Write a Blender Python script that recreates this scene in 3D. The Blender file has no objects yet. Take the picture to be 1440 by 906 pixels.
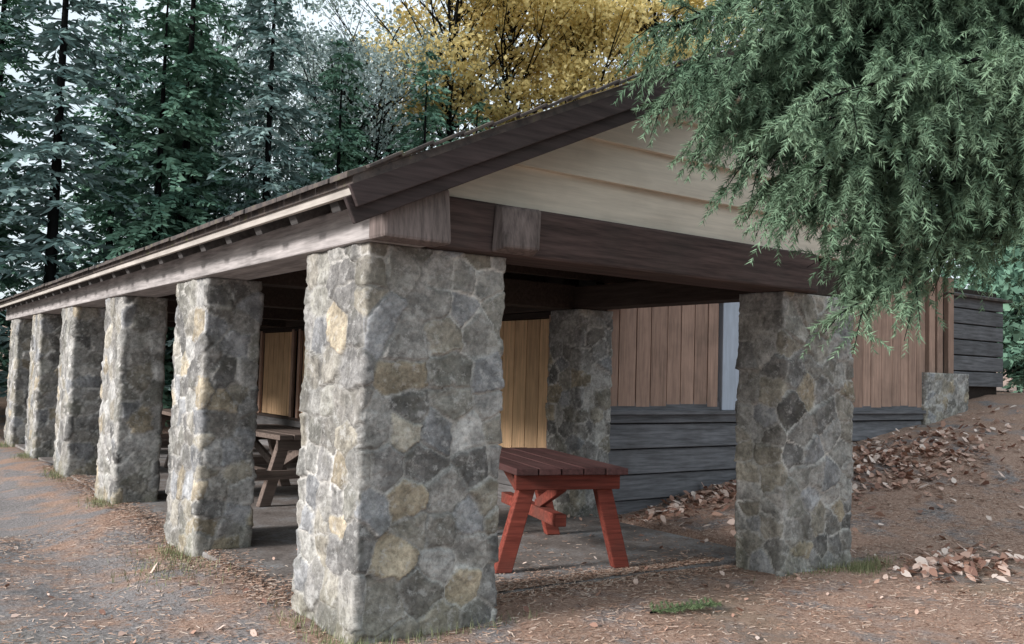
import bpy, math, random
import numpy as np
from mathutils import Vector, Matrix
random.seed(7); rng=np.random.default_rng(7)
scene=bpy.context.scene
COL=scene.collection

# ------------------------------------------------------------------ helpers
def link(o,parent=None):
    COL.objects.link(o)
    if parent: o.parent=parent
    return o
def empty(name,loc=(0,0,0)):
    e=bpy.data.objects.new(name,None); e.location=loc; e.empty_display_size=.3
    COL.objects.link(e); return e
def smooth(t):
    t=np.clip(t,0,1); return t*t*(3-2*t)

def nt(mat):
    mat.use_nodes=True; n=mat.node_tree; n.nodes.clear(); return n
def ramp(n,stops):
    r=n.nodes.new('ShaderNodeValToRGB'); e=r.color_ramp.elements
    while len(e)<len(stops): e.new(.5)
    for i,(p,c) in enumerate(stops):
        e[i].position=p; e[i].color=(*c,1)
    return r
def noise(n,vec,scale,detail=4,rough=.6):
    t=n.nodes.new('ShaderNodeTexNoise'); t.inputs['Scale'].default_value=scale
    t.inputs['Detail'].default_value=detail; t.inputs['Roughness'].default_value=rough
    n.links.new(vec,t.inputs['Vector']); return t
def mapping(n,scale):
    tc=n.nodes.new('ShaderNodeTexCoord'); m=n.nodes.new('ShaderNodeMapping')
    m.inputs['Scale'].default_value=scale; n.links.new(tc.outputs['Object'],m.inputs['Vector']); return m.outputs[0]
def mixc(n,a,b,fac,mode='MIX'):
    m=n.nodes.new('ShaderNodeMix'); m.data_type='RGBA'; m.blend_type=mode
    for s,v in ((6,a),(7,b)):
        if isinstance(v,tuple): m.inputs[s].default_value=(*v,1)
        else: n.links.new(v,m.inputs[s])
    if isinstance(fac,(float,int)): m.inputs[0].default_value=fac
    else: n.links.new(fac,m.inputs[0])
    return m.outputs[2]
def finish(n,color,rough=.85,height=None,bstr=.3,bdist=.01):
    b=n.nodes.new('ShaderNodeBsdfPrincipled'); o=n.nodes.new('ShaderNodeOutputMaterial')
    if isinstance(color,tuple): b.inputs['Base Color'].default_value=(*color,1)
    else: n.links.new(color,b.inputs['Base Color'])
    b.inputs['Roughness'].default_value=rough
    b.inputs['Specular IOR Level'].default_value=.2
    if height is not None:
        bp=n.nodes.new('ShaderNodeBump'); bp.inputs['Strength'].default_value=bstr
        bp.inputs['Distance'].default_value=bdist
        n.links.new(height,bp.inputs['Height']); n.links.new(bp.outputs[0],b.inputs['Normal'])
    n.links.new(b.outputs[0],o.inputs[0])

def wood(name,col,axis='X',lo=.55,hi=1.25,rough=.8,stain=(.05,.045,.04),stainamt=.35):
    mat=bpy.data.materials.new(name); n=nt(mat)
    sc={'X':(1.2,18,18),'Y':(18,1.2,18),'Z':(18,18,1.2)}[axis]
    v=mapping(n,sc); nz=noise(n,v,1.6,3,.7)
    c=tuple(min(1,x*lo) for x in col); d=tuple(min(1,x*hi) for x in col)
    r=ramp(n,[(.3,c),(.7,d)]); n.links.new(nz.outputs[0],r.inputs[0])
    v2=mapping(n,(1,1,1)); n2=noise(n,v2,2.3,3,.6)
    r2=ramp(n,[(.45,(0,0,0)),(.75,(1,1,1))]); n.links.new(n2.outputs[0],r2.inputs[0])
    mm=n.nodes.new('ShaderNodeMath'); mm.operation='MULTIPLY'; mm.inputs[1].default_value=stainamt
    n.links.new(r2.outputs[0],mm.inputs[0])
    cc=mixc(n,r.outputs[0],stain,mm.outputs[0])
    at=n.nodes.new('ShaderNodeAttribute'); at.attribute_name='var'
    cc=mixc(n,cc,at.outputs['Color'],1.0,'MULTIPLY')
    finish(n,cc,rough,nz.outputs[0],.5,.006)
    return mat

class Boxes:
    def __init__(s): s.v=[];s.f=[];s.var=[]
    def hexa(s,c,var=None):
        b=len(s.v); s.v+= [tuple(p) for p in c]
        s.f+=[(b,b+3,b+2,b+1),(b+4,b+5,b+6,b+7),(b,b+1,b+5,b+4),(b+1,b+2,b+6,b+5),(b+2,b+3,b+7,b+6),(b+3,b,b+4,b+7)]
        if var is None: var=random.uniform(.78,1.12)
        s.var+=[var]*8
    def box(s,x0,x1,y0,y1,z0,z1,var=None):
        s.hexa([(x0,y0,z0),(x1,y0,z0),(x1,y1,z0),(x0,y1,z0),(x0,y0,z1),(x1,y0,z1),(x1,y1,z1),(x0,y1,z1)],var)
    def beam(s,p0,p1,w,h,up=(0,0,1),var=None):
        p0=Vector(p0);p1=Vector(p1);d=(p1-p0).normalized();u=Vector(up)
        r=d.cross(u).normalized();u=r.cross(d).normalized()
        a=[-r*w/2-u*h/2, r*w/2-u*h/2, r*w/2+u*h/2, -r*w/2+u*h/2]
        c=[p0+a[0],p0+a[1],p1+a[1],p1+a[0],p0+a[3],p0+a[2],p1+a[2],p1+a[3]]
        s.hexa(c,var)
    def make(s,name,mat,parent=None,bevel=.006):
        m=bpy.data.meshes.new(name); m.from_pydata(s.v,[],s.f); m.materials.append(mat)
        a=m.attributes.new('var','FLOAT','POINT'); a.data.foreach_set('value',s.var)
        import bmesh
        bm=bmesh.new(); bm.from_mesh(m); bmesh.ops.recalc_face_normals(bm,faces=bm.faces); bm.to_mesh(m); bm.free()
        o=bpy.data.objects.new(name,m); link(o,parent)
        if bevel:
            b=o.modifiers.new('bevel','BEVEL'); b.width=bevel; b.segments=2; b.limit_method='ANGLE'
        return o

def poly_mesh(name,V,k,var,mat,parent=None):
    N=V.shape[0]; m=bpy.data.meshes.new(name)
    m.vertices.add(N*k); m.vertices.foreach_set('co',V.reshape(-1).astype(np.float32))
    m.loops.add(N*k); m.loops.foreach_set('vertex_index',np.arange(N*k,dtype=np.int32))
    m.polygons.add(N); m.polygons.foreach_set('loop_start',np.arange(0,N*k,k,dtype=np.int32))
    m.polygons.foreach_set('loop_total',np.full(N,k,dtype=np.int32))
    m.update(calc_edges=True)
    a=m.attributes.new('var','FLOAT','POINT'); a.data.foreach_set('value',np.repeat(var,k).astype(np.float32))
    m.materials.append(mat); m.validate()
    o=bpy.data.objects.new(name,m)
    link(o,parent)
    return o

class Tubes:
    def __init__(s): s.v=[];s.f=[]
    def tube(s,pts,rad,n=7):
        b=len(s.v); pts=[Vector(p) for p in pts]
        for i,p in enumerate(pts):
            d=(pts[min(i+1,len(pts)-1)]-pts[max(i-1,0)]).normalized()
            a=Vector((0,0,1)) if abs(d.z)<.9 else Vector((1,0,0))
            r=d.cross(a).normalized();u=r.cross(d)
            for j in range(n):
                t=2*math.pi*j/n; s.v.append(tuple(p+(r*math.cos(t)+u*math.sin(t))*rad[i]))
        for i in range(len(pts)-1):
            for j in range(n):
                s.f.append((b+i*n+j,b+i*n+(j+1)%n,b+(i+1)*n+(j+1)%n,b+(i+1)*n+j))
    def make(s,name,mat,parent=None):
        m=bpy.data.meshes.new(name); m.from_pydata(s.v,[],s.f); m.materials.append(mat)
        for p in m.polygons: p.use_smooth=True
        o=bpy.data.objects.new(name,m); return link(o,parent)

def leafmat(name,col,col2,trans=.3):
    mat=bpy.data.materials.new(name); n=nt(mat)
    at=n.nodes.new('ShaderNodeAttribute'); at.attribute_name='var'
    r=ramp(n,[(0,col),(1,col2)]); n.links.new(at.outputs['Fac'],r.inputs[0])
    d=n.nodes.new('ShaderNodeBsdfDiffuse'); n.links.new(r.outputs[0],d.inputs[0])
    o=n.nodes.new('ShaderNodeOutputMaterial')
    if trans>0:
        t=n.nodes.new('ShaderNodeBsdfTranslucent'); n.links.new(r.outputs[0],t.inputs[0])
        mx=n.nodes.new('ShaderNodeMixShader'); mx.inputs[0].default_value=trans
        n.links.new(d.outputs[0],mx.inputs[1]); n.links.new(t.outputs[0],mx.inputs[2]); n.links.new(mx.outputs[0],o.inputs[0])
    else: n.links.new(d.outputs[0],o.inputs[0])
    return mat

def vnoise(x,y,seed=0):
    r=np.random.default_rng(seed).random((64,64))
    xi=np.floor(x).astype(int);yi=np.floor(y).astype(int)
    fx=x-xi;fy=y-yi;fx=fx*fx*(3-2*fx);fy=fy*fy*(3-2*fy)
    g=lambda a,b:r[a%64,b%64]
    return (g(xi,yi)*(1-fx)+g(xi+1,yi)*fx)*(1-fy)+(g(xi,yi+1)*(1-fx)+g(xi+1,yi+1)*fx)*fy-.5

# ------------------------------------------------------------------ materials
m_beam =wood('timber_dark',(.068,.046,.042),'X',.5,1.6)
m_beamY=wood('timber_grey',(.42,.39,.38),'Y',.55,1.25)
m_fascia=wood('fascia_paint',(.46,.42,.38),'Y',.75,1.15,stainamt=.3)
m_soff=wood('soffit_paint',(.50,.46,.42),'Y',.75,1.15,stainamt=.2)
m_dark =wood('timber_interior',(.05,.036,.03),'Y',.6,1.4)
m_rake =wood('rake_brown',(.048,.035,.034),'X',.6,1.4)
m_cream=wood('siding_cream',(.66,.59,.49),'X',.85,1.06,stain=(.36,.31,.25),stainamt=.35)
m_log  =wood('siding_grey',(.145,.145,.155),'X',.55,1.4)
m_logY =wood('siding_grey_side',(.14,.135,.135),'Y',.6,1.4)
m_board=wood('boards_brown',(.40,.265,.205),'Z',.72,1.22)
m_tan  =wood('boards_tan',(.66,.44,.26),'Z',.75,1.2,stainamt=.2)
m_red  =wood('paint_red',(.21,.05,.035),'X',.5,1.35,stain=(.09,.05,.04),stainamt=.7)
m_redtop=wood('paint_red_worn',(.09,.042,.04),'Y',.6,1.4)
m_table=wood('table_weathered',(.17,.13,.11),'X',.6,1.4)
m_trim =wood('trim_pale',(.45,.50,.58),'Z',.9,1.1,stainamt=.15)
m_bark =wood('bark',(.11,.085,.07),'Z',.5,1.4)

def stone_mat():
    mat=bpy.data.materials.new('rubble_stone'); n=nt(mat)
    at=n.nodes.new('ShaderNodeAttribute'); at.attribute_name='Col'
    v=mapping(n,(1,1,1)); a=noise(n,v,24,5,.75); b=noise(n,v,4,3,.65); l=noise(n,v,13,4,.75)
    r=ramp(n,[(.28,(.38,.38,.38)),(.72,(1.6,1.58,1.55))]); n.links.new(a.outputs[0],r.inputs[0])
    c=mixc(n,at.outputs['Color'],r.outputs[0],.9,'MULTIPLY')
    r2=ramp(n,[(.50,(0,0,0)),(.68,(.35,.35,.35))]); n.links.new(b.outputs[0],r2.inputs[0])
    c=mixc(n,c,(.135,.13,.10),r2.outputs[0])
    r3=ramp(n,[(.54,(0,0,0)),(.65,(.5,.5,.5))]); n.links.new(l.outputs[0],r3.inputs[0])
    c=mixc(n,c,(.52,.51,.49),r3.outputs[0])
    finish(n,c,.92,a.outputs[0],.9,.014); return mat
m_stone=stone_mat()

def ground_mat():
    mat=bpy.data.materials.new('forest_floor'); n=nt(mat)
    v=mapping(n,(1,1,1))
    a=noise(n,v,.55,4,.6); f=noise(n,v,45,4,.8); g=noise(n,v,1.7,4,.65)
    rf=ramp(n,[(.28,(.15,.095,.07)),(.5,(.42,.275,.21)),(.72,(.62,.48,.39))]); n.links.new(f.outputs[0],rf.inputs[0])
    rg=ramp(n,[(.28,(.10,.095,.095)),(.5,(.28,.255,.25)),(.75,(.48,.45,.44))]); n.links.new(f.outputs[0],rg.inputs[0])
    sx=n.nodes.new('ShaderNodeSeparateXYZ'); n.links.new(v,sx.inputs[0])
    mr=n.nodes.new('ShaderNodeMapRange'); mr.inputs[1].default_value=.8; mr.inputs[2].default_value=-.9
    mr.inputs[3].default_value=-.07; mr.inputs[4].default_value=.08
    n.links.new(sx.outputs[0],mr.inputs[0])
    ad=n.nodes.new('ShaderNodeMath'); ad.operation='ADD'; n.links.new(g.outputs[0],ad.inputs[0]); n.links.new(mr.outputs[0],ad.inputs[1])
    rm=ramp(n,[(.44,(0,0,0)),(.60,(1,1,1))]); n.links.new(ad.outputs[0],rm.inputs[0])
    c=mixc(n,rf.outputs[0],rg.outputs[0],rm.outputs[0])
    rm2=ramp(n,[(.55,(0,0,0)),(.72,(.45,.45,.45))]); n.links.new(a.outputs[0],rm2.inputs[0])
    c=mixc(n,c,(.15,.145,.10),rm2.outputs[0])
    finish(n,c,.95,f.outputs[0],.9,.03); return mat
m_ground=ground_mat()
def conc():
    mat=bpy.data.materials.new('concrete'); n=nt(mat); v=mapping(n,(1,1,1))
    a=noise(n,v,1.3,5,.75); f=noise(n,v,40,3,.7)
    r=ramp(n,[(.3,(.11,.09,.08)),(.5,(.22,.195,.18)),(.7,(.33,.34,.35))]); n.links.new(a.outputs[0],r.inputs[0])
    r2=ramp(n,[(.3,(.6,.6,.6)),(.7,(1.25,1.25,1.25))]); n.links.new(f.outputs[0],r2.inputs[0])
    finish(n,mixc(n,r.outputs[0],r2.outputs[0],1.0,'MULTIPLY'),.85,f.outputs[0],.3,.01); return mat
m_conc=conc()
def shingle():
    mat=bpy.data.materials.new('roof_shingle'); n=nt(mat); v=mapping(n,(1,1,1))
    f=noise(n,v,8,4,.7); r=ramp(n,[(.35,(.05,.045,.045)),(.6,(.11,.09,.08)),(.75,(.12,.13,.06))]); n.links.new(f.outputs[0],r.inputs[0])
    finish(n,r.outputs[0],.95,f.outputs[0],.6,.02); return mat
m_roof=shingle()

# ------------------------------------------------------------------ terrain
def hgt(x,y):
    x=np.asarray(x,float);y=np.asarray(y,float)
    r=np.clip((x-4.9)/9.2,0,1.0)*1.42*smooth((y+2.2)/5.2)
    far=np.clip((y-18)/30,0,3)*2.0
    outside=1-((x>.1)&(x<4.6)&(y>.55)&(y<17))*1.0
    n=(vnoise(x*.6,y*.6,1)*.10+vnoise(x*2.1,y*2.1,2)*.04+vnoise(x*6,y*6,3)*.02)
    dip=-.10*np.exp(-((x+1.0)/.55)**2)*smooth((y-.5)/2)
    near=np.exp(-(((x-1.5)/3.5)**2+((y-.3)/1.0)**2))
    return (r+far+(n*(1-.6*near)+dip)*outside - (1-outside)*.03+.02*outside)
def axis(a,b,fine0,fine1,step,coarse):
    left=list(fine0-np.geomspace(step,fine0-a,coarse))[::-1]
    mid=list(np.arange(fine0,fine1,step)); right=list(fine1+np.geomspace(step,b-fine1,coarse))
    return np.array(left+mid+right)
xs=axis(-140,200,-5,14,.07,40); ys=axis(-120,220,-5.5,9,.07,40)
X,Y=np.meshgrid(xs,ys,indexing='ij'); Z=hgt(X,Y)
nx,ny=X.shape
V=np.stack([X,Y,Z],-1).reshape(-1,3)
I=np.arange(nx*ny).reshape(nx,ny)
F=np.stack([I[:-1,:-1],I[1:,:-1],I[1:,1:],I[:-1,1:]],-1).reshape(-1,4)
gm=bpy.data.meshes.new('ground'); gm.from_pydata(V.tolist(),[],F.tolist()); gm.materials.append(m_ground)
for p in gm.polygons: p.use_smooth=True
link(bpy.data.objects.new('ground',gm))

# ------------------------------------------------------------------ shelter
shelter=empty('stone_picnic_shelter')
PAL=np.array([(.30,.295,.28),(.31,.288,.245),(.21,.205,.20),(.255,.25,.228),(.34,.295,.225),(.275,.28,.29),(.33,.32,.305),(.23,.22,.205),(.36,.355,.345),(.28,.265,.235),(.165,.162,.158)])
def pillar(x0,x1,y0,y1,z0,z1,res,seed,name='pillar'):
    R=np.random.default_rng(seed)
    W=x1-x0;D=y1-y0;P=2*(W+D)
    ns=int(P/res);nz=int((z1-z0)/res)
    s=np.arange(ns)/ns*P; z=np.linspace(z0,z1,nz+1)
    px=np.empty(ns);py=np.empty(ns);nx_=np.zeros(ns);ny_=np.zeros(ns)
    for i,t in enumerate(s):
        if t<W: px[i],py[i]=x0+t,y0;nx_[i],ny_[i]=0,-1
        elif t<W+D: px[i],py[i]=x1,y0+t-W;nx_[i],ny_[i]=1,0
        elif t<2*W+D: px[i],py[i]=x1-(t-W-D),y1;nx_[i],ny_[i]=0,1
        else: px[i],py[i]=x0,y1-(t-2*W-D);nx_[i],ny_[i]=-1,0
    k=1
    ker=np.ones(2*k+1)/(2*k+1)
    def circ(a): return np.convolve(np.concatenate([a[-k:],a,a[:k]]),ker,'valid')
    px,py,nx_,ny_=map(circ,(px,py,nx_,ny_)); l=np.hypot(nx_,ny_);nx_/=l;ny_/=l
    seeds=[];zz=z0-.1
    while zz<z1+.1:
        h=R.uniform(.09,.25); t=R.uniform(0,.2)
        while t<P:
            w=R.uniform(.10,.36)
            if R.random()>.12: seeds.append(((t+w/2)%P,zz+h/2+R.uniform(-.28,.28)*h))
            t+=w
        zz+=h
    S=np.array(seeds); n0=len(S); ids=np.arange(n0)
    Sx=np.concatenate([S,S+[P,0],S-[P,0]]); idx=np.concatenate([ids]*3)
    SS,ZZ=np.meshgrid(s,z,indexing='ij')
    sw=SS+vnoise(SS*7,ZZ*7,seed)*.035+vnoise(SS*22,ZZ*22,seed+1)*.022
    zw=ZZ+vnoise(SS*7+7,ZZ*7,seed+2)*.035+vnoise(SS*22,ZZ*22+5,seed+3)*.022
    q=np.stack([sw.ravel(),zw.ravel()],-1)
    e=np.empty(len(q));cid=np.empty(len(q),int)
    for a in range(0,len(q),8000):
        d=((q[a:a+8000,None,:]-Sx[None])**2).sum(-1)
        o=np.argpartition(d,2,axis=1)[:,:3]; dd=np.take_along_axis(d,o,1); oo=np.argsort(dd,1)
        o=np.take_along_axis(o,oo,1);dd=np.take_along_axis(dd,oo,1)
        c1=Sx[o[:,0]];c2=Sx[o[:,1]]
        e[a:a+8000]=(dd[:,1]-dd[:,0])/(2*np.linalg.norm(c1-c2,axis=1)+1e-6); cid[a:a+8000]=idx[o[:,0]]
    prot=R.uniform(.006,.022,n0); tx=R.uniform(-.10,.10,n0); tz=R.uniform(-.14,.14,n0)
    ds=((q[:,0]-S[cid,0]+P/2)%P)-P/2; dz=q[:,1]-S[cid,1]
    m=smooth((e-.004)/.007)
    h=m*(prot[cid]+tx[cid]*ds+tz[cid]*dz+ (vnoise(q[:,0]*14,q[:,1]*14,seed+5))*.010+(vnoise(q[:,0]*33,q[:,1]*33,seed+15))*.009)+ vnoise(q[:,0]*60,q[:,1]*60,seed+6)*.006
    pc=PAL[R.integers(0,len(PAL),n0)]*R.uniform(.70,1.15,(n0,1))
    colr=pc[cid]*(1+.8*vnoise(q[:,0]*10,q[:,1]*10,seed+8)[:,None])
    mort=np.array([.43,.42,.40])*(1+1.0*vnoise(q[:,0]*3,q[:,1]*3,seed+9)[:,None])
    c=colr*m[:,None]+mort*(1-m[:,None])
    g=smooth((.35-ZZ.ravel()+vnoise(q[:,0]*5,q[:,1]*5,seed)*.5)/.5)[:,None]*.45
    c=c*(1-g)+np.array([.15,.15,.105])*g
    h=h.reshape(SS.shape)
    vx=px[:,None]+nx_[:,None]*h; vy=py[:,None]+ny_[:,None]*h
    V=np.stack([vx,vy,ZZ],-1).reshape(-1,3)
    nzz=nz+1; I=np.arange(ns*nzz).reshape(ns,nzz); J=np.roll(I,-1,axis=0)
    F=np.stack([I[:,:-1],J[:,:-1],J[:,1:],I[:,1:]],-1).reshape(-1,4).tolist()
    F.append(I[:,-1].tolist())
    m_=bpy.data.meshes.new(name); m_.from_pydata(V.tolist(),[],F); m_.materials.append(m_stone)
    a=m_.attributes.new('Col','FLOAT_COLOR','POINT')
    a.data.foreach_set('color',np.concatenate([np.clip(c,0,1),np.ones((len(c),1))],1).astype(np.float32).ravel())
    for p in m_.polygons: p.use_smooth=True
    m_.polygons[len(F)-1].use_smooth=False
    return link(bpy.data.objects.new(name,m_),shelter)

PT=2.34
pillar(0,.97,0,.87,-.15,PT,.0115,11,'corner_pillar')
SP=(3,6,8.85,11.6,14.2)
for i,yy in enumerate(SP):
    pillar(0,.47,yy,yy+.9,-.15,PT,.018 if i==0 else .026,20+i*7,'side_pillar_%d'%(i+1))
pillar(3.80,4.76,0,.47,-.15,PT,.015,61,'front_pillar')
pillar(4.17,4.65,3.05,3.6,-.1,PT,.02,71,'inner_pillar')

SL=.466; EV=.28
def zt(x): return 2.65+SL*(x+EV)
YE=15.6; RX=5.3
b=Boxes(); b.box(.06,4.4,.60,YE,-.3,.03,1); b.make('floor_slab',m_conc,shelter,.015)
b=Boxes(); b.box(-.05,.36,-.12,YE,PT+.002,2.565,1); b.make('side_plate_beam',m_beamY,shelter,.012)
m_end=wood('timber_end',(.17,.135,.125),'Z',.5,1.45)
b=Boxes()
b.hexa([(-.07,-.33,PT-.01),(.37,-.33,PT-.01),(.37,-.125,PT-.01),(-.07,-.125,PT-.01),(-.07,-.29,2.665),(.37,-.29,2.665),(.37,-.125,2.665),(-.07,-.125,2.665)],1)
b.hexa([(.80,-.24,PT+.03),(1.06,-.26,PT+.03),(1.12,-.115,PT+.004),(.78,-.115,PT+.004),(.84,-.18,2.64),(1.10,-.22,2.64),(1.14,-.115,2.66),(.80,-.115,2.66)],.9)
b.make('beam_end_blocks',m_end,shelter,.02)
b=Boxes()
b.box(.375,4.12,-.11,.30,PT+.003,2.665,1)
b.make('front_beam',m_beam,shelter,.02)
b=Boxes()
for yy in SP:
    b.box(.37,4.5,yy+.2,yy+.48,PT+.004,2.62,1)
b.box(4.2,4.5,.31,YE,PT+.006,2.60,1)
for yy in np.arange(1.0,YE,1.0):
    b.box(.3,4.9,yy-.04,yy+.04,2.66,2.80,.9)
b.make('cross_beams',m_dark,shelter,.01)
b=Boxes()
for yy in np.arange(.56,YE+.3,.61):
    b.beam((-.02,yy,zt(-.02)-.175),(RX,yy,zt(RX)-.175),.07,.13)
b.make('rafters',m_dark,shelter,.004)
b=Boxes()
for yy in np.arange(-.05,YE+.3,.61):
    b.beam((-.25,yy,zt(-.25)-.145),(-.025,yy,zt(-.025)-.145),.11,.09,var=.2)
b.make('rafter_tails',m_beamY,shelter,.004)
b=Boxes()
for i in range(2):
    x0=-EV+.015+i*.13; b.beam((x0+.063,-.37,zt(x0+.063)-.088),(x0+.063,YE+.4,zt(x0+.063)-.088),.125,.022,up=(-SL,0,1))
b.make('eave_soffit',m_soff,shelter,.003)
b=Boxes(); x0=.0
while x0<RX-.1:
    b.beam((x0+.09,-.37,zt(x0+.09)-.09),(x0+.09,YE+.4,zt(x0+.09)-.09),.176,.024,up=(-SL,0,1)); x0+=.18*math.cos(math.atan(SL))
b.make('roof_deck',m_dark,shelter,.003)
b=Boxes()
def roofslab(b,xa,xb,ya,yb,za,zb,t):
    b.hexa([(xa,ya,za-t),(xb,ya,zb-t),(xb,yb,zb-t),(xa,yb,za-t),(xa,ya,za),(xb,ya,zb),(xb,yb,zb),(xa,yb,za)],1)
R=np.random.default_rng(2)
E1=-EV-.04; E2=-EV-.075
roofslab(b,E1,RX,-.43,YE+.45,zt(E1)-.012,zt(RX)-.012,.05)
yy=-.44
while yy<YE+.4:
    w=R.uniform(.18,.34); q0=E2-R.uniform(0,.02); r0=R.uniform(0,.012)
    b.hexa([(q0,yy,zt(E2)-.018),(.1,yy,zt(.1)-.01),(.1,yy+w-.006,zt(.1)-.01),(q0,yy+w-.006,zt(E2)-.018),
            (q0,yy,zt(E2)+.006+r0),(.1,yy,zt(.1)+.01),(.1,yy+w-.006,zt(.1)+.01),(q0,yy+w-.006,zt(E2)+.006+r0)],R.uniform(.7,1.2)); yy+=w
xx=-.25
while xx<RX-.2:
    w=.2; yq=-.45-R.uniform(0,.012); b.beam((xx,yq,zt(xx)+.004),(xx+w,yq,zt(xx+w)+.022),.05,.018,var=R.uniform(.7,1.2)); xx+=w*.97
def zr(x): return zt(RX)-(x-RX)*.2
roofslab(b,RX+.003,12.3,2.7,YE+.45,zt(RX)-.004,zr(12.3),.07)
b.make('roof',m_roof,shelter,.004)
b=Boxes(); b.box(-EV-.02,-EV+.01,-.39,YE+.42,zt(-EV)-.125,zt(-EV)-.066,1); b.make('eave_fascia',m_fascia,shelter,.004)
b=Boxes(); b.box(-.02,.02,-.1,YE,2.567,2.66,1); b.make('frieze',m_fascia,shelter,.002)
b=Boxes()
for (yy,dz,h,t) in ((-.415,-.125,.125,.03),(-.378,-.20,.15,.035)):
    b.beam((-EV-.03,yy,zt(-EV-.03)+dz),(RX,yy,zt(RX)+dz),t,h)
b.beam((-.1,-.07,zt(-.1)-.18),(RX,-.07,zt(RX)-.18),.08,.14)
b.make('barge_boards',m_rake,shelter,.006)
b=Boxes(); z=2.668
while z<zt(4.9)-.15:
    h=.285
    xl=max(.43,(z+.0-2.65)/SL-EV+.25); xr=4.92
    if xl<xr-.1:
        xl2=max(.43,(z+h-2.65)/SL-EV+.25)
        v=random.uniform(.93,1.04)
        b.hexa([(xl,-.055,z),(xr,-.055,z),(xr,.05,z),(xl,.05,z),(min(xl2,xr-.01),-.005,z+h+.01),(xr,-.005,z+h+.01),(xr,.05,z+h+.01),(min(xl2,xr-.01),.05,z+h+.01)],v)
    z+=h
b.make('gable_siding',m_cream,shelter,.003)
b=Boxes(); b.box(4.93,5.02,-.03,3.1,2.45,zt(4.9)-.2,.8); b.box(4.125,4.92,.0,.30,PT+.004,2.64,.8); b.make('bay_side_wall',m_dark,shelter)

XW=11.35
b=Boxes(); z=-.15
while z<1.12:
    b.hexa([(4.66,3.14,z),(XW,3.14,z),(XW,3.28,z),(4.66,3.28,z),(4.66,3.185,z+.285),(XW,3.185,z+.285),(XW,3.28,z+.285),(4.66,3.28,z+.285)]); z+=.30
z=1.6
while z<3.05:
    b.box(12.7,14.4,3.4,3.5,z,z+.25); z+=.27
b.make('lower_log_siding',m_log,shelter,.012)
b=Boxes(); b.box(4.66,XW,3.10,3.20,1.15,1.2,1); b.make('sill_board',m_log,shelter)
b=Boxes(); x=4.68
while x<XW-.05:
    w=random.choice((.2,.24,.28))
    if 6.6<x<6.86: x=7.08; continue
    x1=min(x+w,XW) if not (x<6.86<x+w) else 6.85
    b.box(x,x1-.012,3.17+random.uniform(0,.006),3.24,1.203,4.9 if x<9.3 else 3.85); x=x1
    if abs(x-6.85)<.01: x=7.08
for x in (11.48,11.78,12.02,12.36): b.box(x,x+.17,3.3,3.38,1.75,3.4)
b.make('vertical_boards',m_board,shelter,.004)
b=Boxes(); b.box(6.64,7.07,3.14,3.22,1.203,3.3,1); b.make('pale_trim',m_trim,shelter)
b=Boxes(); b.box(4.66,XW,3.285,3.36,-.2,3.85,.8); b.box(XW,14.4,3.52,3.6,0.5,3.3,.6)
b.box(14.3,14.4,3.6,YE,.5,3.1,.6); b.box(4.5,14.3,YE-.1,YE,0,3.2,.6); b.make('hall_backing_wall',m_dark,shelter)
b=Boxes(); b.box(12.35,14.55,3.3,YE+.3,3.12,3.17,1); b.make('lean_to_roof',m_roof,shelter,.01)
pillar(XW+.01,12.66,3.12,3.5,.2,1.80,.03,91,'stone_base')

b=Boxes(); z=.0
while z<.6: b.box(4.28,4.36,3.6,YE,z,z+.2); z+=.205
b.make('porch_wall_siding',m_logY,shelter,.01)
b=Boxes(); b.box(4.36,4.46,3.6,YE,0,4.7,.7); b.box(4.26,4.359,3.6,YE,2.27,2.34,.7); b.make('porch_wall',m_dark,shelter)
b=Boxes(); fr=Boxes(); y=3.62
while y<YE-.5:
    w=1.55; n_=6
    for j in range(n_):
        b.box(4.31,4.355,y+.1+j*w/n_,y+.1+(j+1)*w/n_-.012,.66,2.26)
    fr.box(4.25,4.30,y,y+.10,.60,2.30); fr.box(4.25,4.30,y+w+.1,y+w+.2,.60,2.30)
    y+=w+.42
b.make('window_boards',m_tan,shelter,.003); fr.make('window_frames',m_board,shelter,.004)
b=Boxes(); b.box(4.24,4.31,3.6,YE,.605,.655,1); b.make('window_sill',m_dark,shelter)

# ------------------------------------------------------------------ picnic tables
def table(name,loc,rot,mt,ml,H=.80,W=.86,L=1.9,seats=True,sp=.50):
    e=empty(name,loc); e.rotation_euler=(0,0,rot)
    b=Boxes(); n_=5
    for i in range(n_):
        x0=-W/2+i*W/n_; b.box(x0+.004,x0+W/n_-.006,random.uniform(-.012,.012),L,H-.055,H+random.uniform(-.003,.003))
    b.make('table_top',mt,e,.006)
    b=Boxes()
    for yy in (.14,L-.22):
        for sgn in (-1,1):
            b.hexa([
                (sgn*W*sp,yy,0),(sgn*(W*sp+.14),yy,0),(sgn*(W*sp+.14),yy+.09,0),(sgn*W*sp,yy+.09,0),
                (sgn*W*.24,yy,H-.06),(sgn*(W*.24+.14),yy,H-.06),(sgn*(W*.24+.14),yy+.09,H-.06),(sgn*W*.24,yy+.09,H-.06)])
        b.box(-W*.47,W*.47,yy-.05,yy-.004,H-.18,H-.06,.7)
        if seats: b.box(-W*.95,W*.95,yy-.05,yy-.004,.30,.40)
    b.beam((0,.2,H-.16),(0,L*.42,H-.40),.05,.09,var=.9)
    b.beam((0,L-.2,H-.16),(0,L*.58,H-.40),.05,.09,var=.9)
    if not seats: b.box(-.05,.05,.24,L-.24,H-.5,H-.40)
    b.make('trestle_legs',ml,e,.008)
    if seats:
        b=Boxes()
        for sgn in (-1,1):
            for q in (0,1):
                xx=sgn*(W*.72+q*.13); b.box(xx-.06,xx+.06,0,L,.404,.44)
        b.make('seats',mt,e,.006)
    return e
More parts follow.
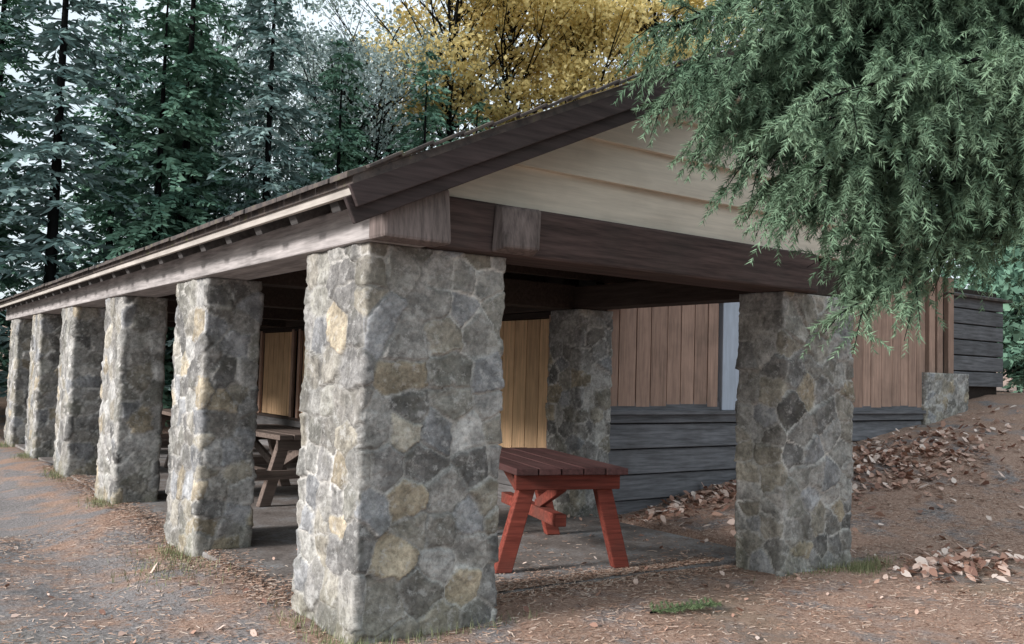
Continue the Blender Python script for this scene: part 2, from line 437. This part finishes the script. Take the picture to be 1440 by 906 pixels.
table('picnic_table',(2.26,.80,.032),math.radians(-17),m_redtop,m_red,H=.83,W=.96,seats=False,sp=.46)
table('picnic_table',(1.9,5.0,.032),math.radians(4),m_table,m_table)
table('picnic_table',(2.0,9.2,.032),math.radians(-3),m_table,m_table)

# ------------------------------------------------------------------ foreground fir
m_needle=leafmat('fir_needles',(.055,.105,.065),(.25,.36,.24),0)
def spray(P,d0,L,ncount,R,droop=.5,nl=.045,nw=.0035):
    v=np.sort(R.random(ncount))
    down=np.array([0,0,-1.0])
    pts=P+L*v[:,None]*d0+down*(L*droop*v**2)[:,None]
    tan=d0+down*(2*droop*v)[:,None]; tan/=np.linalg.norm(tan,axis=1)[:,None]
    r=R.normal(size=(ncount,3)); r-= (r*tan).sum(1)[:,None]*tan; r/=np.linalg.norm(r,axis=1)[:,None]
    nd=r*.85+tan*.7+down*.2; nd/=np.linalg.norm(nd,axis=1)[:,None]
    ln=nl*R.uniform(.6,1.2,ncount)*(1-.35*v)
    sd=np.cross(nd,R.normal(size=(ncount,3))); sd/=np.linalg.norm(sd,axis=1)[:,None]
    a=pts-sd*nw*.5;b_=pts+sd*nw*.5;c=pts+nd*ln[:,None]
    return np.stack([a,b_,c],1)
def fir(name,loc,branches,R):
    e=empty(name,loc); T=Tubes()
    T.tube([(0,0,-.3),(0,0,1),(.05,.02,4),(.02,.05,8),(0,0,11)],[.24,.19,.15,.09,.02],12)
    allv=[];allr=[]
    for (az,L,z0,z1,dens,bend) in branches:
        d=np.array([math.cos(az),math.sin(az),0.0]); side=np.array([-d[1],d[0],0])
        us=np.linspace(0,1,12)
        def C(u): return d*(L*u)+side*(bend*L*math.sin(u*2.2)*.12)+np.array([0,0,z0+(z1-z0)*(u**1.6)+.25*math.sin(math.pi*u)*.5])
        T.tube([C(u) for u in us],[.028*(1-u*.85) for u in us],5)
        nb=int(46*dens*L/2.5); bb=R.uniform(0,.5)
        for k in range(nb):
            u=.12+.88*(k/nb)**.85; P=C(u); s=1 if k%2 else -1
            dd=d*R.uniform(.2,.9)+side*s*R.uniform(.35,1)+np.array([0,0,R.uniform(-.55,.3)])
            dd/=np.linalg.norm(dd); Lb=(.40*(1-.45*u)+.09)*R.uniform(.6,1.2)
            br=bb+R.uniform(0,.45); nw=.0075
            t=spray(P,dd,Lb,int(100*dens),R,R.uniform(.3,.9),.065,nw); allv.append(t); allr.append(np.clip(br*.75+R.random(len(t))*.3,0,1))
            T.tube([P,P+dd*Lb*.5+np.array([0,0,-.12*Lb]),P+dd*Lb+np.array([0,0,-.5*Lb])],[.006,.004,.002],3)
            for q in range(3):
                vv=R.uniform(.2,.85); P2=P+dd*Lb*vv+np.array([0,0,-.5*Lb*vv*vv]); d2=dd+R.normal(size=3)*.6+np.array([0,0,-.35]); d2/=np.linalg.norm(d2)
                t=spray(P2,d2,Lb*.55,int(60*dens),R,.5,.06,nw); allv.append(t); allr.append(np.clip(br*.75+.05+R.random(len(t))*.3,0,1))
    T.make('trunk_and_limbs',m_bark,e)
    poly_mesh('needles',np.concatenate(allv),3,np.concatenate(allr),m_needle,e)
    return e
R=np.random.default_rng(5)
A0=math.atan2(.582,-.813)
br=[]
def B(L,z1,off,dens=1.0,z0=None): br.append((A0+off,L,z0 if z0 else z1+.45+R.uniform(-.1,.2),z1,dens,R.uniform(-1,1)))
for L,z1,off in [(3.1,3.42,0),(2.95,3.35,-.1),(2.95,3.22,.1),(2.7,3.05,0),(2.55,2.92,.12),(2.4,2.75,-.1),(2.38,2.65,.05),(2.22,2.55,-.14),
                 (2.1,2.4,.1),(1.98,2.25,0),(1.9,2.3,-.05),(2.5,3.5,.15),(2.7,3.6,-.15),(2.2,3.7,.05),(2.0,3.3,.2),(1.9,3.05,-.2),(1.8,2.95,.22),
                 (1.6,2.8,-.2),(1.5,3.5,.1),(1.6,3.9,-.1),(2.2,4.0,0),(1.4,3.2,.25),(1.3,2.85,-.25),(1.2,2.8,.25),(1.7,3.0,0),(2.3,3.15,-.2),(2.6,3.8,.1),(1.3,3.9,.3),
                 (1.95,2.02,.03),(1.82,2.15,-.1),(1.5,2.5,.1),(1.45,2.6,-.05),(1.2,2.65,.05),(1.0,2.65,-.1),(2.45,3.3,.0),(2.1,3.05,.08),(1.9,3.4,-.08),(2.3,3.45,-.05),(1.75,3.6,.0),(1.5,3.25,-.12),(1.2,3.5,0),(2.0,3.75,-.1),
                 (2.2,2.85,.0),(2.05,2.75,-.06),(2.3,2.95,.08),(2.1,2.6,.02),(2.5,3.15,-.04),(1.7,2.45,.05),(2.62,3.0,.03),(2.5,2.9,-.05),(2.42,2.6,-.02),(2.75,3.15,-.03)]:
    B(L,z1,off)
for k in range(24):
    br.append((R.uniform(0,6.28),R.uniform(1.2,2.0),4.6+k*.24,4.2+k*.24,.25,R.uniform(-1,1)))
for k in range(8):
    br.append((A0+math.pi+R.uniform(-1,1),R.uniform(1.2,2.0),2.8+k*.2,2.4+k*.2,.25,0))
fir('fir_tree',(3.6,-3.0,0),br,R)

# ------------------------------------------------------------------ background forest
m_con=leafmat('conifer_foliage',(.045,.10,.075),(.23,.38,.27),0)
m_con2=leafmat('conifer_foliage_blue',(.09,.15,.14),(.31,.42,.40),0)
m_gold=leafmat('maple_foliage',(.52,.42,.17),(.92,.78,.40),.45)
m_dec=leafmat('pale_foliage',(.16,.22,.21),(.44,.52,.50),.15)
def conifer_mesh(seed,H,Rm,mat):
    R=np.random.default_rng(seed); Q=[];VR=[];T=Tubes()
    T.tube([(0,0,-.5),(0,0,H*.4),(0,0,H*.98)],[.17,.11,.02],7)
    z=H*.06
    while z<H*.98:
        t=z/H; rr=Rm*(1-t)**.6*(.45+.55*min(1,t/.12))
        for k in range(R.integers(4,7)):
            if R.random()<.10: continue
            az=R.uniform(0,6.28); r=rr*R.uniform(.5,1.25)+.15
            d=np.array([math.cos(az),math.sin(az),0]);s=np.array([-d[1],d[0],0])
            nn=max(5,int(r/.09)); u=np.sort(R.random(nn))**.8; br=R.uniform(0,.75)
            up=R.uniform(.0,.25);dr=R.uniform(.3,.6)
            C=d*(r*u)[:,None]; C[:,2]=z+up*r*u-dr*r*u*u
            for sg in (-1,1):
                L=(.18+.32*(1-u)*min(1,r/1.5))*R.uniform(.6,1.3,nn)
                dd=s*sg*R.uniform(.4,1,nn)[:,None]+d*R.uniform(.3,1,nn)[:,None]; dd[:,2]=R.uniform(-.8,.1,nn)
                dd/=np.linalg.norm(dd,axis=1)[:,None]
                w=np.cross(dd,R.normal(size=(nn,3))*.9+np.array([0,0,1])); w/=np.linalg.norm(w,axis=1)[:,None]; w*=(.035+.035*R.random(nn))[:,None]
                e=C+dd*L[:,None]; mid=C+dd*L[:,None]*.45
                Q.append(np.stack([C,mid-w,e,mid+w],1)); VR.append(np.clip(br+R.random(nn)*.3,0,1))
        z+=R.uniform(.2,.36)
    return T,np.concatenate(Q),np.concatenate(VR)
def broad_mesh(seed,H,Rm,nc,nl,ls,zlo=.35):
    R=np.random.default_rng(seed); T=Tubes(); Q=[];VR=[]
    T.tube([(0,0,-.5),(.1,0,H*.25),(.2,.1,H*.5),(0,0,H*.8)],[.22*H/15,.17*H/15,.11*H/15,.03],8)
    for i in range(nc):
        a=R.uniform(0,6.28);zz=R.uniform(zlo,1.0);mid_=(zlo+1)/2+.05;rad=Rm*math.sqrt(max(.05,1-((zz-mid_)/(1.02-mid_+.06))**2))*R.uniform(.2,1)
        c=np.array([math.cos(a)*rad,math.sin(a)*rad,zz*H]); zb=max(.2*H,zz*H-rad*.8)
        p0=np.array([.1,.05,zb*.9]); mid=(p0+c)/2+np.array([0,0,.3])+R.normal(size=3)*.2
        T.tube([p0,mid,c],[.045,.028,.01],4)
        for q in range(3): T.tube([mid,c+R.normal(size=3)*.7],[.015,.005],3)
        n=int(nl*R.uniform(.5,1.4)); sc=R.uniform(.35,.85)
        P=c+R.normal(size=(n,3))*np.array([sc,sc,sc*.5])
        d=R.normal(size=(n,3));d/=np.linalg.norm(d,axis=1)[:,None]
        w=np.cross(d,R.normal(size=(n,3)));w/=np.linalg.norm(w,axis=1)[:,None]
        s=(ls*R.uniform(.5,1.2,n))[:,None]
        Q.append(np.stack([P-d*s,P-w*s*.6,P+d*s,P+w*s*.6],1)); VR.append(np.clip(R.uniform(0,.6)+R.random(n)*.4,0,1))
    return T,np.concatenate(Q),np.concatenate(VR)
def make_proto(name,data,mat):
    T,Q,VR=data
    a=T.make('trunk',m_bark); b=poly_mesh('crown',Q,4,VR,mat)
    ma,mb=a.data,b.data; bpy.data.objects.remove(a); bpy.data.objects.remove(b); return (ma,mb)
protos=[make_proto('c',conifer_mesh(100+i,H,Rm,None),mt) for i,(H,Rm,mt) in enumerate([(16,3.3,m_con),(14,3.1,m_con),(18,3.5,m_con),(15,3.0,m_con2),(12,3.0,m_con)])]
gold=[make_proto('g',broad_mesh(200+i,16,4.2,50,270,.11,.56),m_gold) for i in range(2)]
pale=[make_proto('p',broad_mesh(210+i,14,4.0,60,190,.09,.2),m_dec) for i in range(2)]
forest=empty('forest')
def plant(proto,x,y,s,rot,parent):
    z=float(hgt(x,y))
    for me,nm in zip(proto,('trunk','crown')):
        o=bpy.data.objects.new(nm,me); o.location=(x,y,z); o.rotation_euler=(0,0,rot); o.scale=(s,s,s*random.uniform(.92,1.08)); link(o,parent)
cnt=0
for gx in np.arange(-12,46,4.1):
    for gy in np.arange(-6,50,4.1):
        x=gx+random.uniform(-1.5,1.5);y=gy+random.uniform(-1.5,1.5)
        if x<17.5 and y<19.5: continue
        dx,dy=x+2.39,y+4.8; dist=math.hypot(dx,dy); az=math.degrees(math.atan2(dx,dy))
        if not(-12<az<72) or dist>40: continue
        if 29<az<46: continue
        r=random.random()
        if az>16 and az<46: pr=pale[random.randrange(2)] if r<.6 else protos[3]
        else: pr=protos[random.choice((0,1,2,4,0,3))]
        s=random.uniform(.74,1.02)
        plant(pr,x,y,s,random.uniform(0,6.28),forest); cnt+=1
for (x,y,s) in [(1.2,19.0,1.0),(3.6,19.2,.92),(6.2,18.6,.9),(8.6,19.4,.86),(10.8,18.3,.80),(13.0,18.9,.76),(15.2,18.0,.72),(17.4,17.6,.72),(19.4,16.6,.74),(-1.6,20,1.05),(5,21,1.0),(9.8,21.5,.92),(12.5,20.8,.82),(-4,19.5,1.1),(18,26,.72),(22,24,.74),(15,27,.75)]:
    plant(protos[3] if random.random()<.3 else protos[4],x,y,s,random.uniform(0,6),forest)
und=make_proto('u',broad_mesh(230,3.0,1.8,26,120,.11),m_con)
for k in range(60):
    x=random.uniform(-10,36);y=random.uniform(-4,32)
    if (x<17 and y<18.5): continue
    plant(und,x,y,random.uniform(.6,1.2),random.uniform(0,6.28),forest)
for i,(x,y,s) in enumerate([(13.4,21.4,.95),(16.0,21.4,.97),(18.6,20.4,1.0),(21.2,19.6,1.02)]):
    e=empty('maple_tree',(x,y,float(hgt(x,y)))); pr=gold[i%2]
    for me,nm in zip(pr,('trunk','crown')):
        o=bpy.data.objects.new(nm,me); o.scale=(s,s,s); o.rotation_euler=(0,0,1.3*i); link(o,e)

# ------------------------------------------------------------------ litter
def leafmat2(name,stops):
    mat=bpy.data.materials.new(name); n=nt(mat)
    at=n.nodes.new('ShaderNodeAttribute'); at.attribute_name='var'
    r=ramp(n,stops); n.links.new(at.outputs['Fac'],r.inputs[0]); finish(n,r.outputs[0],.8); return mat
m_leaf=leafmat2('dry_leaf',[(0,(.24,.13,.10)),(.4,(.46,.28,.21)),(.75,(.66,.49,.41)),(1,(.74,.63,.56))])
m_lit=leafmat2('needle_litter',[(0,(.14,.085,.06)),(.5,(.46,.29,.21)),(1,(.60,.50,.42))])
def surf(x,y):
    z=hgt(x,y); ins=(x>.06)&(x<4.4)&(y>.6)&(y<YE); return np.where(ins,.032,z)
def leaves(pos,size,R):
    n=len(pos); a=R.uniform(0,6.28,n); tilt=R.normal(size=(n,2))*.5
    shp=np.array([(1,0,0),(.35,.45,.12),(-.4,.55,.2),(-1,.05,0),(-.4,-.5,.18),(.3,-.5,.1)])
    V=np.empty((n,6,3)); s=size*R.uniform(.5,1.3,n)
    ca,sa=np.cos(a),np.sin(a)
    for i,(x,y,z) in enumerate(shp):
        V[:,i,0]=pos[:,0]+s*(x*ca-y*sa);V[:,i,1]=pos[:,1]+s*(x*sa+y*ca)
        V[:,i,2]=pos[:,2]+.006+s*(z+.15+ (x*tilt[:,0]+y*tilt[:,1]).clip(-.4,2))
    return V
R=np.random.default_rng(3); pts=[]
def cl(n,cx,cy,sx,sy):
    x=R.normal(cx,sx,n);y=R.normal(cy,sy,n)
    k=y<3.1; pts.append(np.stack([x[k],y[k]],1))
cl(900,8.8,2.1,1.2,.45); cl(180,7.0,2.6,.9,.3); cl(120,11.3,2.0,1.2,.8)
cl(220,5.5,-.55,.42,.18); cl(280,6.1,2.75,.7,.22); cl(80,4.9,2.6,.4,.3)
x=R.uniform(-4,13,900);y=R.uniform(-4,3,900);pts.append(np.stack([x,y],1))
P=np.concatenate(pts); ok=~((P[:,0]>3.75)&(P[:,0]<4.8)&(P[:,1]>-.05)&(P[:,1]<.5))&~((P[:,0]>-.05)&(P[:,0]<1)&(P[:,1]>-.05)&(P[:,1]<.9)); P=P[ok]
P=np.concatenate([P,surf(P[:,0],P[:,1])[:,None]+R.random((len(P),1))*.03*(P[:,0:1]>4.8)],1)
sz=np.where(P[:,0]>4.8,.052,.028)
poly_mesh('fallen_leaves',leaves(P,sz,R),6,R.random(len(P)),m_leaf)
N=100000
x=R.uniform(-5,10,N);y=R.uniform(-4.6,5,N)
k=(vnoise(x*1.3,y*1.3,9)+.25+R.uniform(-.3,.3,N)>0)&~((x>0)&(x<4.6)&(y>.5+R.exponential(.7,N))); x=x[k];y=y[k]; n=len(x)
m2=9000; xe=np.concatenate([R.uniform(1,3.8,m2),R.normal(.05,.12,m2)]); ye=np.concatenate([.6+R.normal(0,.12,m2),R.uniform(.9,10,m2)])
x=np.concatenate([x,xe]);y=np.concatenate([y,ye]);n=len(x)
a=R.uniform(0,6.28,n);l=R.uniform(.010,.030,n);w=R.uniform(.0015,.004,n); z=surf(x,y)+.004
dx_,dy_=np.cos(a)*l,np.sin(a)*l; wx,wy=-np.sin(a)*w,np.cos(a)*w; t=R.uniform(-.006,.01,n)
Q=np.stack([np.stack([x-dx_-wx,y-dy_-wy,z],1),np.stack([x+dx_-wx,y+dy_-wy,z+t],1),np.stack([x+dx_+wx,y+dy_+wy,z+t+.002],1),np.stack([x-dx_+wx,y-dy_+wy,z+.002],1)],1)
poly_mesh('needle_litter',Q,4,R.random(n),m_lit)
m_grass=leafmat('grass_blades',(.10,.12,.06),(.32,.33,.19),0)
GP=[]
def tuft(cx,cy,sx,sy,n): GP.append(np.stack([R.normal(cx,sx,n),R.normal(cy,sy,n)],1))
tuft(-.10,-.12,.12,.10,500);tuft(.4,-.1,.35,.05,200);tuft(-.1,.4,.06,.3,200);tuft(4.8,-.12,.16,.08,700);tuft(4.3,-.08,.3,.04,150)
for i in range(5): tuft(-.1,SP[i]+.2,.07,.25,350)
tuft(-.35,2.5,.18,.4,350)
P=np.concatenate(GP); n=len(P); z=hgt(P[:,0],P[:,1]); a=R.uniform(0,6.28,n); h=R.uniform(.02,.10,n); lean=R.uniform(.1,.7,n)*h
w=.0035; base=np.stack([P[:,0],P[:,1],z-.01],1); s=np.stack([-np.sin(a)*w,np.cos(a)*w,0*a],1); tip=base+np.stack([np.cos(a)*lean,np.sin(a)*lean,h],1)
poly_mesh('grass',np.stack([base-s,base+s,tip],1),3,R.random(n),m_grass)
m_sprig=leafmat('sprig_needles',(.05,.08,.04),(.16,.21,.11),0)
e=empty('fallen_branch',(0,0,0)); av=[];T=Tubes()
T.tube([(1.95,-.40,.05),(2.2,-.42,.06),(2.5,-.46,.05)],[.008,.006,.003],4)
for k in range(26):
    u=k/26; Pp=np.array([1.95+.55*u,-.40-.06*u,.06]); s=1 if k%2 else -1
    d=np.array([.6,s*.7,.12]);d/=np.linalg.norm(d); av.append(spray(Pp,d,R.uniform(.08,.2)*(1-.4*u),80,R,.05,.035,.0045))
T.make('stem',m_bark,e); av=np.concatenate(av); av[:,:,2]=np.maximum(av[:,:,2],.045); poly_mesh('needles',av,3,R.random(len(av)),m_sprig,e)

# ------------------------------------------------------------------ light, sky
sd=Vector((-.92,.08,.38)).normalized()
el=math.asin(sd.z); az=math.atan2(sd.x,sd.y)
w=bpy.data.worlds.new('World'); scene.world=w; w.use_nodes=True; n=w.node_tree
bg=n.nodes['Background']; sk=n.nodes.new('ShaderNodeTexSky'); sk.sky_type='NISHITA'; sk.sun_disc=False
sk.sun_elevation=el; sk.sun_rotation=az; sk.dust_density=3.0; sk.air_density=1.0; sk.ozone_density=1.0
tc=n.nodes.new('ShaderNodeTexCoord'); cn=n.nodes.new('ShaderNodeTexNoise'); cn.inputs['Scale'].default_value=2.2; cn.inputs['Detail'].default_value=3
n.links.new(tc.outputs['Generated'],cn.inputs['Vector'])
cr=ramp(n,[(.35,(.65,.65,.65)),(.62,(.95,.95,.95))]); n.links.new(cn.outputs[0],cr.inputs[0])
cm=mixc(n,sk.outputs[0],(7.4,8.3,8.9),cr.outputs[0])
n.links.new(cm,bg.inputs[0]); bg.inputs[1].default_value=.15
L=bpy.data.lights.new('sun','SUN'); L.energy=5.0; L.angle=math.radians(12); L.color=(1,.96,.94)
lo=bpy.data.objects.new('sun',L); COL.objects.link(lo); lo.rotation_euler=sd.to_track_quat('Z','Y').to_euler()
scene.view_settings.view_transform='Standard'; scene.view_settings.look='None'; scene.view_settings.exposure=0

# ------------------------------------------------------------------ camera
yaw=math.radians(35.6); pit=math.radians(3.2); roll=math.radians(1.67)
F0=Vector((math.sin(yaw),math.cos(yaw),0)); R0=Vector((math.cos(yaw),-math.sin(yaw),0))
Fw=F0*math.cos(pit)+Vector((0,0,1))*math.sin(pit); U0=R0.cross(Fw)
Rr=R0*math.cos(roll)+U0*math.sin(roll); Uu=-R0*math.sin(roll)+U0*math.cos(roll)
M=Matrix(((Rr.x,Uu.x,-Fw.x,-2.39),(Rr.y,Uu.y,-Fw.y,-4.80),(Rr.z,Uu.z,-Fw.z,1.6),(0,0,0,1)))
cd=bpy.data.cameras.new('camera'); cd.sensor_width=36; cd.lens=36*1282/1440; cd.clip_end=1000
co=bpy.data.objects.new('camera',cd); COL.objects.link(co); co.matrix_world=M; scene.camera=co
print('TREES',cnt)
